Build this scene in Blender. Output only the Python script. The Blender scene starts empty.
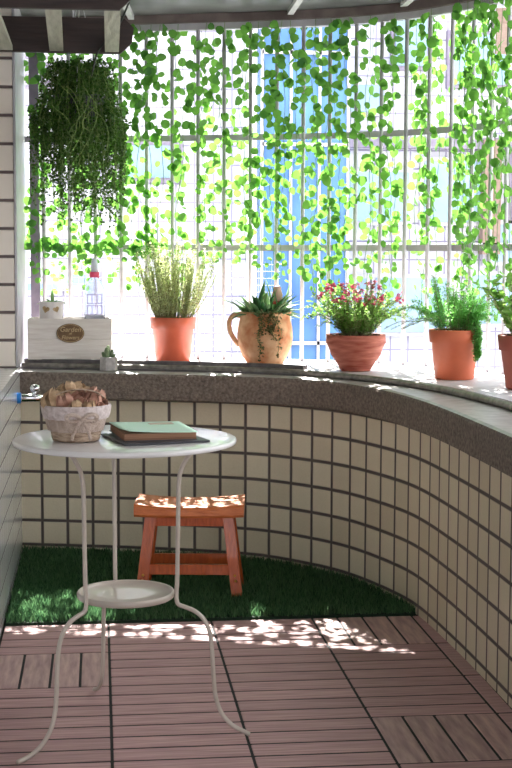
import bpy, math, random
from mathutils import Vector, Matrix, noise as mnoise
R = random.Random(7)
PI = math.pi
C = bpy.context.scene.collection
rad = math.radians

# ------------------------------------------------------------------ mesh builder
class MB:
    def __init__(s):
        s.v = []; s.f = []; s.uv = None; s.sm = []
    def add(s, vs, fs, smooth=True, M=None):
        b = len(s.v)
        if M is not None:
            s.v += [tuple(M @ Vector(p)) for p in vs]
        else:
            s.v += [tuple(p) for p in vs]
        s.f += [tuple(i + b for i in f) for f in fs]
        s.sm += [smooth] * len(fs)
    def box(s, c, d, M=None, rz=0, bevel=0.0):
        x, y, z = d[0] / 2, d[1] / 2, d[2] / 2
        T = Matrix.Translation(c) @ Matrix.Rotation(rz, 4, 'Z')
        if M is not None: T = M @ T
        if bevel <= 0:
            vs = [(i * x, j * y, k * z) for k in (-1, 1) for i, j in ((-1, -1), (1, -1), (1, 1), (-1, 1))]
            fs = [(0, 3, 2, 1), (4, 5, 6, 7), (0, 1, 5, 4), (1, 2, 6, 5), (2, 3, 7, 6), (3, 0, 4, 7)]
            s.add(vs, fs, False, T); return
        b = min(bevel, x * .9, y * .9, z * .9)
        def ring(ix, iy, zz):
            return [(-ix, -y if iy else -y, zz)]
        vs = []
        def oct_(hx, hy, zz, bb):
            return [(-hx + bb, -hy, zz), (hx - bb, -hy, zz), (hx, -hy + bb, zz), (hx, hy - bb, zz),
                    (hx - bb, hy, zz), (-hx + bb, hy, zz), (-hx, hy - bb, zz), (-hx, -hy + bb, zz)]
        rings = [oct_(x - b, y - b, -z, b * .2), oct_(x, y, -z + b, b), oct_(x, y, z - b, b), oct_(x - b, y - b, z, b * .2)]
        for r in rings: vs += r
        fs = [tuple(reversed(range(8)))]
        for k in range(3):
            for i in range(8):
                j = (i + 1) % 8
                fs.append((k * 8 + i, k * 8 + j, (k + 1) * 8 + j, (k + 1) * 8 + i))
        fs.append(tuple(range(24, 32)))
        s.add(vs, fs, False, T)
    def lathe(s, prof, n=48, M=None, cap0=True, cap1=True, wob=None, smooth=True):
        vs = []; fs = []
        for k, (r, z) in enumerate(prof):
            for i in range(n):
                a = 2 * PI * i / n
                rr = r if wob is None else r + wob(a, k / (len(prof) - 1))
                vs.append((rr * math.cos(a), rr * math.sin(a), z))
        for k in range(len(prof) - 1):
            for i in range(n):
                j = (i + 1) % n
                fs.append((k * n + i, k * n + j, (k + 1) * n + j, (k + 1) * n + i))
        if cap0: fs.append(tuple(reversed(range(n))))
        if cap1: fs.append(tuple(range((len(prof) - 1) * n, len(prof) * n)))
        s.add(vs, fs, smooth, M)
    def tube(s, pts, r, n=8, M=None, cap=True):
        pts = [Vector(p) for p in pts]
        m = len(pts)
        rs = r if isinstance(r, (list, tuple)) else [r] * m
        t0 = (pts[1] - pts[0]).normalized()
        up = Vector((0, 0, 1)) if abs(t0.z) < .9 else Vector((1, 0, 0))
        nrm = t0.cross(up).normalized()
        vs = []; fs = []
        for k in range(m):
            t = (pts[min(k + 1, m - 1)] - pts[max(k - 1, 0)])
            if t.length < 1e-9: t = t0
            t = t.normalized()
            nrm = (nrm - t * nrm.dot(t)).normalized()
            bi = t.cross(nrm)
            for i in range(n):
                a = 2 * PI * i / n
                vs.append(pts[k] + nrm * (math.cos(a) * rs[k]) + bi * (math.sin(a) * rs[k]))
        for k in range(m - 1):
            for i in range(n):
                j = (i + 1) % n
                fs.append((k * n + i, k * n + j, (k + 1) * n + j, (k + 1) * n + i))
        if cap:
            fs.append(tuple(reversed(range(n)))); fs.append(tuple(range((m - 1) * n, m * n)))
        s.add(vs, fs, True, M)
    def strip(s, A, B, zA, zB, uvs=None):
        """band between polyline A at zA and polyline B at zB"""
        vs = []; n = len(A)
        for i in range(n):
            vs.append((A[i][0], A[i][1], zA)); vs.append((B[i][0], B[i][1], zB))
        fs = [(2 * i, 2 * i + 2, 2 * i + 3, 2 * i + 1) for i in range(n - 1)]
        s.add(vs, fs, False)
        for k in range(1, len(fs) + 1): s.sm[-k] = True
    def slab(s, A, B, z0, z1):
        """solid between polylines A (inner) and B (outer), z0..z1"""
        n = len(A)
        vs = []
        for i in range(n):
            vs += [(A[i][0], A[i][1], z0), (B[i][0], B[i][1], z0), (B[i][0], B[i][1], z1), (A[i][0], A[i][1], z1)]
        fs = []
        for i in range(n - 1):
            a, b = 4 * i, 4 * i + 4
            for k in range(4):
                l = (k + 1) % 4
                fs.append((a + k, a + l, b + l, b + k))
        fs.append((0, 3, 2, 1)); e = 4 * (n - 1); fs.append((e, e + 1, e + 2, e + 3))
        s.add(vs, fs, False)
    def build(s, name, mat, parent=None, uvf=None, loc=None):
        me = bpy.data.meshes.new(name)
        me.from_pydata(s.v, [], s.f)
        me.polygons.foreach_set('use_smooth', s.sm)
        if uvf:
            uv = me.uv_layers.new(name='UVMap')
            vu = [uvf(Vector(p)) for p in s.v]
            for l in me.loops: uv.data[l.index].uv = vu[l.vertex_index]
        me.materials.append(mat)
        me.update()
        o = bpy.data.objects.new(name, me); C.objects.link(o)
        if parent: o.parent = parent
        if loc: o.location = loc
        return o

def tag(o, label=None, cat=None, group=None, kind=None):
    if label: o['label'] = label
    if cat: o['category'] = cat
    if group: o['group'] = group
    if kind: o['kind'] = kind
    return o
def empty(name, loc, rz=0):
    o = bpy.data.objects.new(name, None); C.objects.link(o)
    o.empty_display_size = .05; o.location = loc; o.rotation_euler = (0, 0, rz); return o
def copy_tree(o, parent=None):
    c = o.copy(); C.objects.link(c)
    if parent: c.parent = parent
    for ch in list(o.children): copy_tree(ch, c)
    return c

def catmull(P, n=24):
    P = [Vector(p) for p in P]
    P = [P[0] * 2 - P[1]] + P + [P[-1] * 2 - P[-2]]
    out = []
    for i in range(1, len(P) - 2):
        p0, p1, p2, p3 = P[i - 1:i + 3]
        for k in range(n):
            t = k / n
            out.append(.5 * ((2 * p1) + (p2 - p0) * t + (2 * p0 - 5 * p1 + 4 * p2 - p3) * t * t + (3 * p1 - p0 - 3 * p2 + p3) * t ** 3))
    out.append(P[-2])
    return out
def resample(P, N):
    L = [0]
    for a, b in zip(P, P[1:]): L.append(L[-1] + (b - a).length)
    out = []; k = 0
    for i in range(N):
        s = L[-1] * i / (N - 1)
        while k < len(L) - 2 and L[k + 1] < s: k += 1
        t = (s - L[k]) / max(1e-9, L[k + 1] - L[k])
        out.append(P[k].lerp(P[k + 1], t))
    return out
def arclen(P):
    L = [0]
    for a, b in zip(P, P[1:]): L.append(L[-1] + (b - a).length)
    return L
def offset(P, d):
    out = []
    for i in range(len(P)):
        t = (P[min(i + 1, len(P) - 1)] - P[max(i - 1, 0)]).normalized()
        out.append(P[i] + Vector((-t.y, t.x)) * d)     # left of travel = outward
    return out
def at_len(P, s):
    L = arclen(P)
    for i in range(len(P) - 1):
        if L[i + 1] >= s:
            t = (s - L[i]) / (L[i + 1] - L[i]); d = (P[i + 1] - P[i]).normalized()
            return P[i].lerp(P[i + 1], t), d
    return P[-1], (P[-1] - P[-2]).normalized()

# ------------------------------------------------------------------ materials
def newmat(name):
    m = bpy.data.materials.new(name); m.use_nodes = True
    nt = m.node_tree; nt.nodes.clear()
    out = nt.nodes.new('ShaderNodeOutputMaterial')
    return m, nt, out
def N(nt, t, **kw):
    n = nt.nodes.new(t)
    for k, v in kw.items():
        if k.startswith('i_'): n.inputs[k[2:].replace('_', ' ')].default_value = v
        else: setattr(n, k, v)
    return n
def col(c): return (c[0], c[1], c[2], 1)
def srgb(r, g, b):
    f = lambda u: (u / 255 / 12.92) if u / 255 <= .04045 else ((u / 255 + .055) / 1.055) ** 2.4
    return (f(r), f(g), f(b))
def basic(name, c, c2=None, rough=.5, scale=20, metal=0, bump=0, bscale=None, detail=4, island=0, spec=.5, coat=0, stretch=None, hi=.65, lo=.35):
    m, nt, out = newmat(name)
    p = N(nt, 'ShaderNodeBsdfPrincipled'); p.inputs['Roughness'].default_value = rough
    p.inputs['Metallic'].default_value = metal; p.inputs['Specular IOR Level'].default_value = spec
    p.inputs['Coat Weight'].default_value = coat
    tc = N(nt, 'ShaderNodeTexCoord'); mp = N(nt, 'ShaderNodeMapping')
    if stretch: mp.inputs['Scale'].default_value = stretch
    nt.links.new(tc.outputs['Object'], mp.inputs[0])
    nz = N(nt, 'ShaderNodeTexNoise'); nz.inputs['Scale'].default_value = scale; nz.inputs['Detail'].default_value = detail
    nt.links.new(mp.outputs[0], nz.inputs['Vector'])
    r = N(nt, 'ShaderNodeValToRGB')
    r.color_ramp.elements[0].position = lo; r.color_ramp.elements[1].position = hi
    r.color_ramp.elements[0].color = col(c); r.color_ramp.elements[1].color = col(c2 or c)
    nt.links.new(nz.outputs[0], r.inputs[0])
    cout = r.outputs[0]
    if island:
        g = N(nt, 'ShaderNodeNewGeometry'); h = N(nt, 'ShaderNodeHueSaturation')
        mr = N(nt, 'ShaderNodeMapRange'); mr.inputs['To Min'].default_value = 1 - island; mr.inputs['To Max'].default_value = 1 + island
        nt.links.new(g.outputs['Random Per Island'], mr.inputs[0])
        nt.links.new(mr.outputs[0], h.inputs['Value']); nt.links.new(cout, h.inputs['Color']); cout = h.outputs[0]
    nt.links.new(cout, p.inputs['Base Color'])
    if bump:
        b = N(nt, 'ShaderNodeBump'); b.inputs['Strength'].default_value = bump; b.inputs['Distance'].default_value = .01
        if bscale:
            n2 = N(nt, 'ShaderNodeTexNoise'); n2.inputs['Scale'].default_value = bscale; n2.inputs['Detail'].default_value = 6
            nt.links.new(mp.outputs[0], n2.inputs['Vector']); nt.links.new(n2.outputs[0], b.inputs['Height'])
        else: nt.links.new(nz.outputs[0], b.inputs['Height'])
        nt.links.new(b.outputs[0], p.inputs['Normal'])
    nt.links.new(p.outputs[0], out.inputs[0])
    return m
def leafmat(name, c, c2, trans=.5, tcol=None, rough=.45):
    m, nt, out = newmat(name)
    g = N(nt, 'ShaderNodeNewGeometry')
    r = N(nt, 'ShaderNodeValToRGB'); r.color_ramp.elements[0].color = col(c); r.color_ramp.elements[1].color = col(c2)
    nt.links.new(g.outputs['Random Per Island'], r.inputs[0])
    p = N(nt, 'ShaderNodeBsdfPrincipled'); p.inputs['Roughness'].default_value = rough
    p.inputs['Specular IOR Level'].default_value = .35
    nt.links.new(r.outputs[0], p.inputs['Base Color'])
    t = N(nt, 'ShaderNodeBsdfTranslucent')
    if tcol:
        mx = N(nt, 'ShaderNodeMix', data_type='RGBA'); mx.inputs[0].default_value = .65
        nt.links.new(r.outputs[0], mx.inputs[6]); mx.inputs[7].default_value = col(tcol)
        nt.links.new(mx.outputs[2], t.inputs[0])
    else: nt.links.new(r.outputs[0], t.inputs[0])
    ms = N(nt, 'ShaderNodeMixShader'); ms.inputs[0].default_value = trans
    nt.links.new(p.outputs[0], ms.inputs[1]); nt.links.new(t.outputs[0], ms.inputs[2])
    nt.links.new(ms.outputs[0], out.inputs[0])
    return m
def tilemat(name, ctile, ctile2, cgrout, pu, pv, ou=0, ov=0, joint=.035, rough=.35, speck=.0, uvname=True, coat=0):
    """grid of tiles in UV (metres); pu=None -> only horizontal joints"""
    m, nt, out = newmat(name)
    uv = N(nt, 'ShaderNodeUVMap'); uv.uv_map = 'UVMap'
    sx = N(nt, 'ShaderNodeSeparateXYZ'); nt.links.new(uv.outputs[0], sx.inputs[0])
    def ma(op, a, b=None):
        n = N(nt, 'ShaderNodeMath', operation=op)
        for i, v in enumerate((a, b)):
            if v is None: continue
            if hasattr(v, 'links') or hasattr(v, 'is_linked'): nt.links.new(v, n.inputs[i])
            else: n.inputs[i].default_value = v
        return n.outputs[0]
    ds = []; ids = []
    for k, (p, o) in enumerate(((pu, ou), (pv, ov))):
        if p is None: continue
        q = ma('DIVIDE', ma('SUBTRACT', sx.outputs[k], o), p)
        fr = ma('FRACT', q); d = ma('MULTIPLY', ma('MINIMUM', fr, ma('SUBTRACT', 1.0, fr)), p)
        ds.append(d); ids.append(ma('FLOOR', q))
    d = ds[0] if len(ds) == 1 else ma('MINIMUM', ds[0], ds[1])
    mr = N(nt, 'ShaderNodeMapRange', interpolation_type='SMOOTHSTEP')
    nt.links.new(d, mr.inputs[0]); mr.inputs['From Min'].default_value = joint * .5 * .6; mr.inputs['From Max'].default_value = joint * .5 * 1.4
    wn = N(nt, 'ShaderNodeTexWhiteNoise', noise_dimensions='2D')
    cb = N(nt, 'ShaderNodeCombineXYZ')
    nt.links.new(ids[0], cb.inputs[0])
    if len(ids) > 1: nt.links.new(ids[1], cb.inputs[1])
    nt.links.new(cb.outputs[0], wn.inputs[0])
    tc = N(nt, 'ShaderNodeTexCoord')
    nz = N(nt, 'ShaderNodeTexNoise'); nz.inputs['Scale'].default_value = 160; nz.inputs['Detail'].default_value = 5
    nt.links.new(tc.outputs['Object'], nz.inputs['Vector'])
    fac = ma('ADD', ma('MULTIPLY', wn.outputs[0], .6), ma('MULTIPLY', nz.outputs[0], .5))
    mx = N(nt, 'ShaderNodeMix', data_type='RGBA'); nt.links.new(fac, mx.inputs[0])
    mx.inputs[6].default_value = col(ctile); mx.inputs[7].default_value = col(ctile2)
    mg = N(nt, 'ShaderNodeMix', data_type='RGBA'); nt.links.new(mr.outputs[0], mg.inputs[0])
    mg.inputs[6].default_value = col(cgrout); nt.links.new(mx.outputs[2], mg.inputs[7])
    p = N(nt, 'ShaderNodeBsdfPrincipled'); nt.links.new(mg.outputs[2], p.inputs['Base Color'])
    p.inputs['Coat Weight'].default_value = coat; p.inputs['Coat Roughness'].default_value = .12
    rr = N(nt, 'ShaderNodeMapRange'); nt.links.new(mr.outputs[0], rr.inputs[0])
    rr.inputs['To Min'].default_value = .9; rr.inputs['To Max'].default_value = rough
    nt.links.new(rr.outputs[0], p.inputs['Roughness'])
    b = N(nt, 'ShaderNodeBump'); b.inputs['Strength'].default_value = .7; b.inputs['Distance'].default_value = .004
    h = ma('ADD', mr.outputs[0], ma('MULTIPLY', nz.outputs[0], speck))
    nt.links.new(h, b.inputs['Height']); nt.links.new(b.outputs[0], p.inputs['Normal'])
    nt.links.new(p.outputs[0], out.inputs[0])
    return m
def glassmat(name, c, rough=.05):
    m, nt, out = newmat(name)
    p = N(nt, 'ShaderNodeBsdfPrincipled'); p.inputs['Base Color'].default_value = col(c)
    p.inputs['Roughness'].default_value = rough; p.inputs['Transmission Weight'].default_value = 1; p.inputs['IOR'].default_value = 1.3
    nz = N(nt, 'ShaderNodeTexNoise'); nz.inputs['Scale'].default_value = 30
    b = N(nt, 'ShaderNodeBump'); b.inputs['Strength'].default_value = .05; nt.links.new(nz.outputs[0], b.inputs['Height']); nt.links.new(b.outputs[0], p.inputs['Normal'])
    nt.links.new(p.outputs[0], out.inputs[0]); return m
def woodmat(name, c, c2, rough=.4, island=.12, coat=0, ax=(60, 4, 60)):
    return basic(name, c, c2, rough=rough, scale=2.2, stretch=ax, island=island, bump=.25, detail=8, coat=coat, hi=.7, lo=.3)

TP = .0887
M = {}
M['tile'] = tilemat('cream stone tile', srgb(204, 190, 162), srgb(230, 219, 193), srgb(96, 86, 82), .0935, TP, ou=.075, ov=.56, joint=.0105, rough=.34, speck=.25)
M['tile_left'] = tilemat('white glazed tile', srgb(234, 234, 238), srgb(242, 242, 244), srgb(112, 110, 116), TP, TP, ou=0, ov=.56, joint=.010, rough=.2, speck=.03, coat=.6)
M['tile_pier'] = tilemat('cream pier tile', srgb(236, 224, 212), srgb(240, 230, 220), srgb(104, 90, 90), None, .0965, ou=0, ov=.678, joint=.0105, rough=.45, speck=.2)
M['plaster'] = basic('pale wall plaster', srgb(206, 200, 192), srgb(216, 210, 202), rough=.8)
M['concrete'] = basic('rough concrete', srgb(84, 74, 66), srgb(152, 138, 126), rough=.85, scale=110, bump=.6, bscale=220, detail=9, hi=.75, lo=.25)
M['sill_top'] = basic('smooth grey screed', srgb(140, 134, 132), srgb(182, 176, 174), rough=.38, scale=26, bump=.06, detail=8, hi=.75, lo=.25)
M['ledge'] = basic('white painted ledge', srgb(200, 198, 202), srgb(216, 213, 216), rough=.4, scale=8)
M['rail'] = basic('grey galvanised rail', srgb(112, 106, 102), srgb(150, 143, 136), rough=.42, scale=40, metal=.35, bump=.1)
M['dark_rail'] = basic('dark grey track', srgb(88, 84, 86), srgb(116, 110, 110), rough=.45, scale=30, metal=.3)
M['bar'] = basic('white painted steel', srgb(176, 172, 178), srgb(194, 190, 196), rough=.35, scale=15)
M['header'] = basic('brown grey header', srgb(88, 74, 72), srgb(120, 106, 102), rough=.5, scale=12)
M['ceiling'] = basic('grey sheet ceiling', srgb(72, 74, 74), srgb(136, 138, 138), rough=.3, scale=7, metal=.0, detail=6, hi=.8, lo=.3)
M['beam'] = basic('white beam', srgb(196, 196, 198), srgb(214, 214, 214), rough=.5, scale=10)
M['deck'] = woodmat('pink brown composite deck', srgb(162, 124, 126), srgb(202, 164, 160), rough=.6, island=.10, ax=(3, 55, 60))
M['deckv'] = woodmat('pink brown composite deck grain', srgb(160, 128, 128), srgb(208, 174, 166), rough=.6, island=.10, ax=(30, 4, 60))
M['deckbase'] = basic('black deck base', srgb(18, 16, 18), srgb(28, 26, 28), rough=.8)
M['turf'] = leafmat('turf blades', srgb(34, 72, 46), srgb(104, 146, 98), trans=.55, rough=.45)
M['turfbase'] = basic('turf backing', srgb(12, 34, 18), srgb(20, 48, 26), rough=.9, scale=80)
M['table'] = basic('cream painted steel', srgb(190, 178, 166), srgb(202, 190, 178), rough=.32, scale=9, coat=.25)
M['tabletop'] = basic('white painted tabletop', srgb(226, 222, 222), srgb(234, 231, 230), rough=.25, scale=9, coat=.4)
M['stool'] = woodmat('orange stained wood', srgb(186, 98, 48), srgb(214, 126, 72), rough=.35, island=.06, coat=.3, ax=(12, 60, 60))
M['stool_leg'] = woodmat('red orange stained wood', srgb(164, 70, 22), srgb(196, 92, 34), rough=.35, island=.06, coat=.3, ax=(60, 60, 10))
M['brass'] = basic('brass bolt', srgb(190, 140, 60), srgb(220, 170, 90), rough=.3, metal=1)
M['terra'] = basic('orange terracotta plastic', srgb(196, 92, 64), srgb(206, 102, 72), rough=.42, scale=14)
M['terra2'] = basic('bright terracotta', srgb(206, 104, 68), srgb(216, 114, 78), rough=.5, scale=14)
M['terra3'] = basic('brick red clay', srgb(160, 76, 60), srgb(178, 92, 74), rough=.55, scale=14)
M['clay'] = basic('weathered clay', srgb(196, 118, 72), srgb(238, 194, 152), rough=.8, scale=17, bump=.3, bscale=60, detail=8)
M['bowlclay'] = basic('weathered red bowl clay', srgb(150, 66, 48), srgb(196, 120, 100), rough=.7, scale=12, bump=.2, stretch=(1, 1, 6), detail=7)
M['soil'] = basic('dark soil', srgb(38, 26, 20), srgb(84, 58, 42), rough=.95, scale=60, bump=1, detail=8)
M['ivy'] = leafmat('ivy leaf', srgb(26, 86, 38), srgb(98, 156, 66), trans=.42, tcol=srgb(140, 204, 84))
M['stem'] = basic('green vine', srgb(96, 130, 70), srgb(130, 160, 96), rough=.6)
M['hang'] = leafmat('dark trailing leaf', srgb(28, 58, 24), srgb(82, 120, 52), trans=.28, tcol=srgb(110, 160, 50))
M['hangstem'] = basic('pale green stem', srgb(90, 120, 56), srgb(130, 150, 80), rough=.6)
M['herb'] = leafmat('silvery herb leaf', srgb(190, 202, 146), srgb(238, 240, 212), trans=.62, tcol=srgb(210, 222, 160))
M['herbstem'] = basic('olive herb stem', srgb(126, 132, 84), srgb(156, 158, 110), rough=.7)
M['shrub'] = leafmat('small green leaf', srgb(84, 136, 66), srgb(164, 204, 122), trans=.6, tcol=srgb(176, 214, 110))
M['fern'] = leafmat('feathery fern', srgb(92, 164, 84), srgb(160, 214, 130), trans=.6, tcol=srgb(140, 210, 100))
M['palefern'] = leafmat('pale grey frond', srgb(150, 176, 148), srgb(190, 208, 186), trans=.4)
M['succ'] = leafmat('succulent leaf', srgb(70, 122, 76), srgb(170, 202, 146), trans=.45)
M['dull'] = leafmat('dull trailing leaf', srgb(92, 96, 60), srgb(140, 136, 92), trans=.2)
M['pink'] = leafmat('pink petal', srgb(206, 62, 104), srgb(236, 130, 158), trans=.3)
M['whitewood'] = woodmat('whitewashed wood', srgb(216, 206, 198), srgb(238, 232, 226), rough=.65, island=.04, ax=(4, 40, 40))
M['plaque'] = basic('bronze brown plaque', srgb(96, 70, 44), srgb(122, 92, 58), rough=.5, scale=20)
M['letter'] = basic('pale gold lettering', srgb(196, 170, 124), srgb(206, 180, 134), rough=.5)
M['whitepot'] = basic('white glazed pot', srgb(218, 210, 210), srgb(230, 224, 222), rough=.4, scale=20)
M['heart'] = basic('gold brown heart', srgb(150, 122, 84), srgb(196, 170, 130), rough=.4, scale=60)
M['bottle'] = glassmat('clear bottle plastic', (.80, .84, .95), .12)
M['lav'] = basic('lavender print', srgb(196, 180, 220), srgb(210, 196, 230), rough=.5)
M['pinkcap'] = basic('pink cap', srgb(232, 70, 108), srgb(238, 84, 120), rough=.4)
M['cap'] = basic('pale clear cap', srgb(214, 224, 234), srgb(226, 232, 240), rough=.25)
M['graypot'] = basic('grey concrete pot', srgb(160, 156, 154), srgb(186, 182, 180), rough=.8, scale=60, bump=.2)
M['cactus'] = basic('cactus green', srgb(96, 120, 84), srgb(150, 166, 130), rough=.7, scale=90, bump=.4)
M['chrome'] = basic('chrome', (.75, .76, .78), (.82, .83, .85), rough=.12, metal=1)
M['blue'] = basic('blue handle plastic', srgb(24, 110, 196), srgb(36, 130, 214), rough=.35)
M['linen'] = basic('cream linen', srgb(176, 154, 140), srgb(208, 188, 176), rough=.9, scale=45, bump=.5, bscale=240)
M['lace'] = basic('pale lace', srgb(196, 178, 174), srgb(222, 208, 206), rough=.9, scale=90, bump=.5)
M['wicker'] = basic('beige wicker', srgb(150, 124, 104), srgb(204, 180, 158), rough=.8, scale=4, stretch=(10, 10, 40), bump=.8)
M['rose'] = basic('dried rose', srgb(164, 130, 98), srgb(220, 188, 152), rough=.9, scale=40, island=.25)
M['rosep'] = basic('dusty pink dried rose', srgb(168, 118, 98), srgb(212, 166, 146), rough=.9, scale=40, island=.2)
M['mint'] = basic('mint cover', srgb(208, 244, 220), srgb(214, 246, 226), rough=.5, scale=8)
M['kraft'] = basic('kraft paper', srgb(124, 88, 68), srgb(164, 124, 98), rough=.9, scale=3, stretch=(1, 1, 120))
M['slate'] = basic('dark slate cover', srgb(62, 62, 68), srgb(76, 76, 82), rough=.5)
M['label'] = basic('cream paper label', srgb(200, 190, 168), srgb(210, 200, 178), rough=.7)
M['darkwood'] = woodmat('dark stained board', srgb(40, 28, 26), srgb(58, 42, 38), rough=.55, island=.05, ax=(4, 40, 40))
M['slat'] = woodmat('pale grey green slat', srgb(150, 148, 134), srgb(178, 178, 162), rough=.6, island=.05, ax=(40, 4, 40))
M['cable'] = basic('dark cable', srgb(36, 40, 32), srgb(48, 52, 42), rough=.6)
M['wire'] = basic('white wire', srgb(214, 214, 218), srgb(226, 226, 230), rough=.5)
M['facade'] = tilemat('white facade tile', srgb(196, 194, 202), srgb(212, 210, 216), srgb(150, 144, 166), .16, .16, joint=.014, rough=.6)
M['bluefac'] = basic('blue tinted glass facade', srgb(52, 98, 158), srgb(92, 140, 190), rough=.25, scale=1.2)
M['pane'] = basic('pale blue window glass', srgb(116, 144, 172), srgb(152, 178, 200), rough=.15, scale=1.5)
M['frame'] = basic('grey mauve frame', srgb(122, 112, 130), srgb(142, 132, 148), rough=.5)
M['beige'] = basic('beige render', srgb(134, 112, 100), srgb(146, 124, 112), rough=.8)
M['ground'] = basic('pale street paving', srgb(196, 194, 190), srgb(212, 210, 206), rough=.9, scale=3)
M['dustypink'] = basic('dusty pink ceramic', srgb(206, 160, 150), srgb(216, 172, 160), rough=.6)
M['red'] = basic('red stripe', srgb(176, 50, 50), srgb(186, 60, 58), rough=.6)

# ------------------------------------------------------------------ plan curves (metres; x right, y towards the window)
wall_pts = [(-.302, 1.03), (.078, .935), (.30, .865), (.517, .77), (.666, .63), (.79, .45), (.88, .2), (.92, 0), (.937, -.3), (.945, -.7), (.945, -1.4), (.945, -2.4)]
sill_pts = [(-.302, .985), (.078, .872), (.30, .80), (.511, .71), (.665, .60), (.772, .445), (.848, .19), (.885, -.05), (.902, -.3), (.908, -.7), (.908, -1.4), (.908, -2.4)]
pipe_pts = [(-.302, 1.075), (.08, .965), (.30, .895), (.507, .80), (.68, .665), (.866, .40), (.98, .1), (1.04, -.25), (1.06, -.55), (1.065, -.9), (1.065, -1.4), (1.065, -2.4)]
win_pts = [(-.302, 1.43), (-.1, 1.39), (.133, 1.335), (.32, 1.275), (.56, 1.2), (.72, 1.14), (.9, 1.06), (1.05, .95), (1.15, .84), (1.25, .69), (1.31, .53), (1.34, .3), (1.35, 0), (1.355, -.7), (1.355, -1.4), (1.355, -2.4)]
NP = 140
wallC = resample(catmull(wall_pts), NP); sillC = resample(catmull(sill_pts), NP)
pipeC = resample(catmull(pipe_pts), NP); winC = resample(catmull(win_pts), NP)

# ------------------------------------------------------------------ setting
def struct(o): o['kind'] = 'structure'; return o
def uv_poly(P):
    L = arclen(P)
    def f(p):
        best = 0; bd = 1e9
        for i in range(len(P)):
            d = (P[i].x - p.x) ** 2 + (P[i].y - p.y) ** 2
            if d < bd: bd = d; best = i
        return (L[best], p.z)
    return f
# curved tiled parapet
mb = MB(); mb.slab(wallC, offset(wallC, .10), 0, .56)
struct(mb.build('wall_back', M['tile'], uvf=uv_poly(wallC)))
# concrete sill with rounded nose
mb = MB()
so = offset(pipeC, .03)
inner = sillC
i2 = [a.lerp(b, .10) for a, b in zip(sillC, so)]
n = NP; vs = []
for i in range(n):
    w = mnoise.noise(Vector((sillC[i].x * 9, sillC[i].y * 9, 0))) * .003
    d = (so[i] - sillC[i]).normalized()
    prof = [(0.012, .562), (0 + w, .568), (0 + w, .650), (.004, .657), (.014, .661), ((so[i] - sillC[i]).length, .661), ((so[i] - sillC[i]).length, .562)]
    for q, z in prof: vs.append((sillC[i].x + d.x * q, sillC[i].y + d.y * q, z))
k = 7; fs = []
for i in range(n - 1):
    for j in range(k):
        l = (j + 1) % k
        fs.append((i * k + j, (i + 1) * k + j, (i + 1) * k + l, i * k + l))
fs.append(tuple(range(k))); fs.append(tuple(reversed(range((n - 1) * k, n * k))))
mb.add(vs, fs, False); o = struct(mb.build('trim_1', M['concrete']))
o.data.materials.append(M['sill_top'])  # top faces get a lighter, smoother grey than the front
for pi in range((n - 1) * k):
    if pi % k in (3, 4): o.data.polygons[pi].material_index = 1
# white window ledge
mb = MB(); mb.slab(offset(pipeC, .03), offset(winC, .07), .60, .68); struct(mb.build('trim_2', M['ledge']))
# rails along the sill: round pipe, and on the left two flat dark tracks
mb = MB(); pz = [(p.x, p.y, .671 + .0) for p in offset(pipeC, .012)]
mb.tube(pz, .0115, 10); struct(mb.build('trim_3', M['rail']))
mb = MB(); i1 = next(i for i in range(NP) if pipeC[i].x > .66)
mb.slab(offset(pipeC, .034)[:i1], offset(pipeC, .060)[:i1], .6805, .694)
mb.slab(offset(pipeC, -.012)[:i1], offset(pipeC, -.001)[:i1], .6615, .668)
struct(mb.build('trim_4', M['dark_rail']))
# left parapet and its pier
mb = MB(); mb.box((-.427, -.96, .339), (.25, 3.98, .678))
struct(mb.build('wall_left', M['tile_left'], uvf=lambda p: (p.y if p.x > -.4 else p.y, p.z)))
mb = MB(); mb.box((-.612, 1.24, 1.33), (.60, .68, 1.304))
struct(mb.build('wall_pier', M['tile_pier'], uvf=lambda p: (p.x, p.z)))
mb = MB(); mb.box((-.306, 1.24, 1.33), (.008, .681, 1.30)); struct(mb.build('trim_5', M['bar']))
# ceiling, header, beams
mb = MB()
co = []
for a_, b_ in zip(winC, offset(winC, 1.0)):
    t = min(1, max(0, (a_.x - .85) / .3)); co.append(a_ + (b_ - a_) * (.37 + (.05 - .37) * t)); ci = [Vector((-1.2, p.y)) for p in co]
A = [Vector((-1.2, 1.9 - 4.3 * i / (NP - 1))) for i in range(NP)]
vs = []; 
mb.slab(A, co, 1.962, 1.982); mb.box((.26, -3.7, 1.972), (2.92, 2.6, .02))
struct(mb.build('ceiling', M['ceiling']))
mb = MB(); mb.slab(offset(winC, -.028), offset(winC, .022), 1.93, 1.961); struct(mb.build('trim_6', M['header']))
mb = MB(); mb.slab(offset(winC, -.012), offset(winC, .012), 1.905, 1.9295); struct(mb.build('trim_7', M['bar']))
mb = MB()
for s_, dx, dy, ln in ((.42, -.10, -1, .7), (1.02, -.02, -1, .7), (1.45, .0, -1, .8), (1.9, -.5, -.8, .6)):
    p, d = at_len(winC, s_); dv = Vector((dx, dy)).normalized()
    c = p + dv * (ln / 2 + .03)
    mb.box((c.x, c.y, 1.9535), (.022, ln, .016), rz=math.atan2(dv.y, dv.x) - PI / 2)
struct(mb.build('trim_8', M['beam']))

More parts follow.
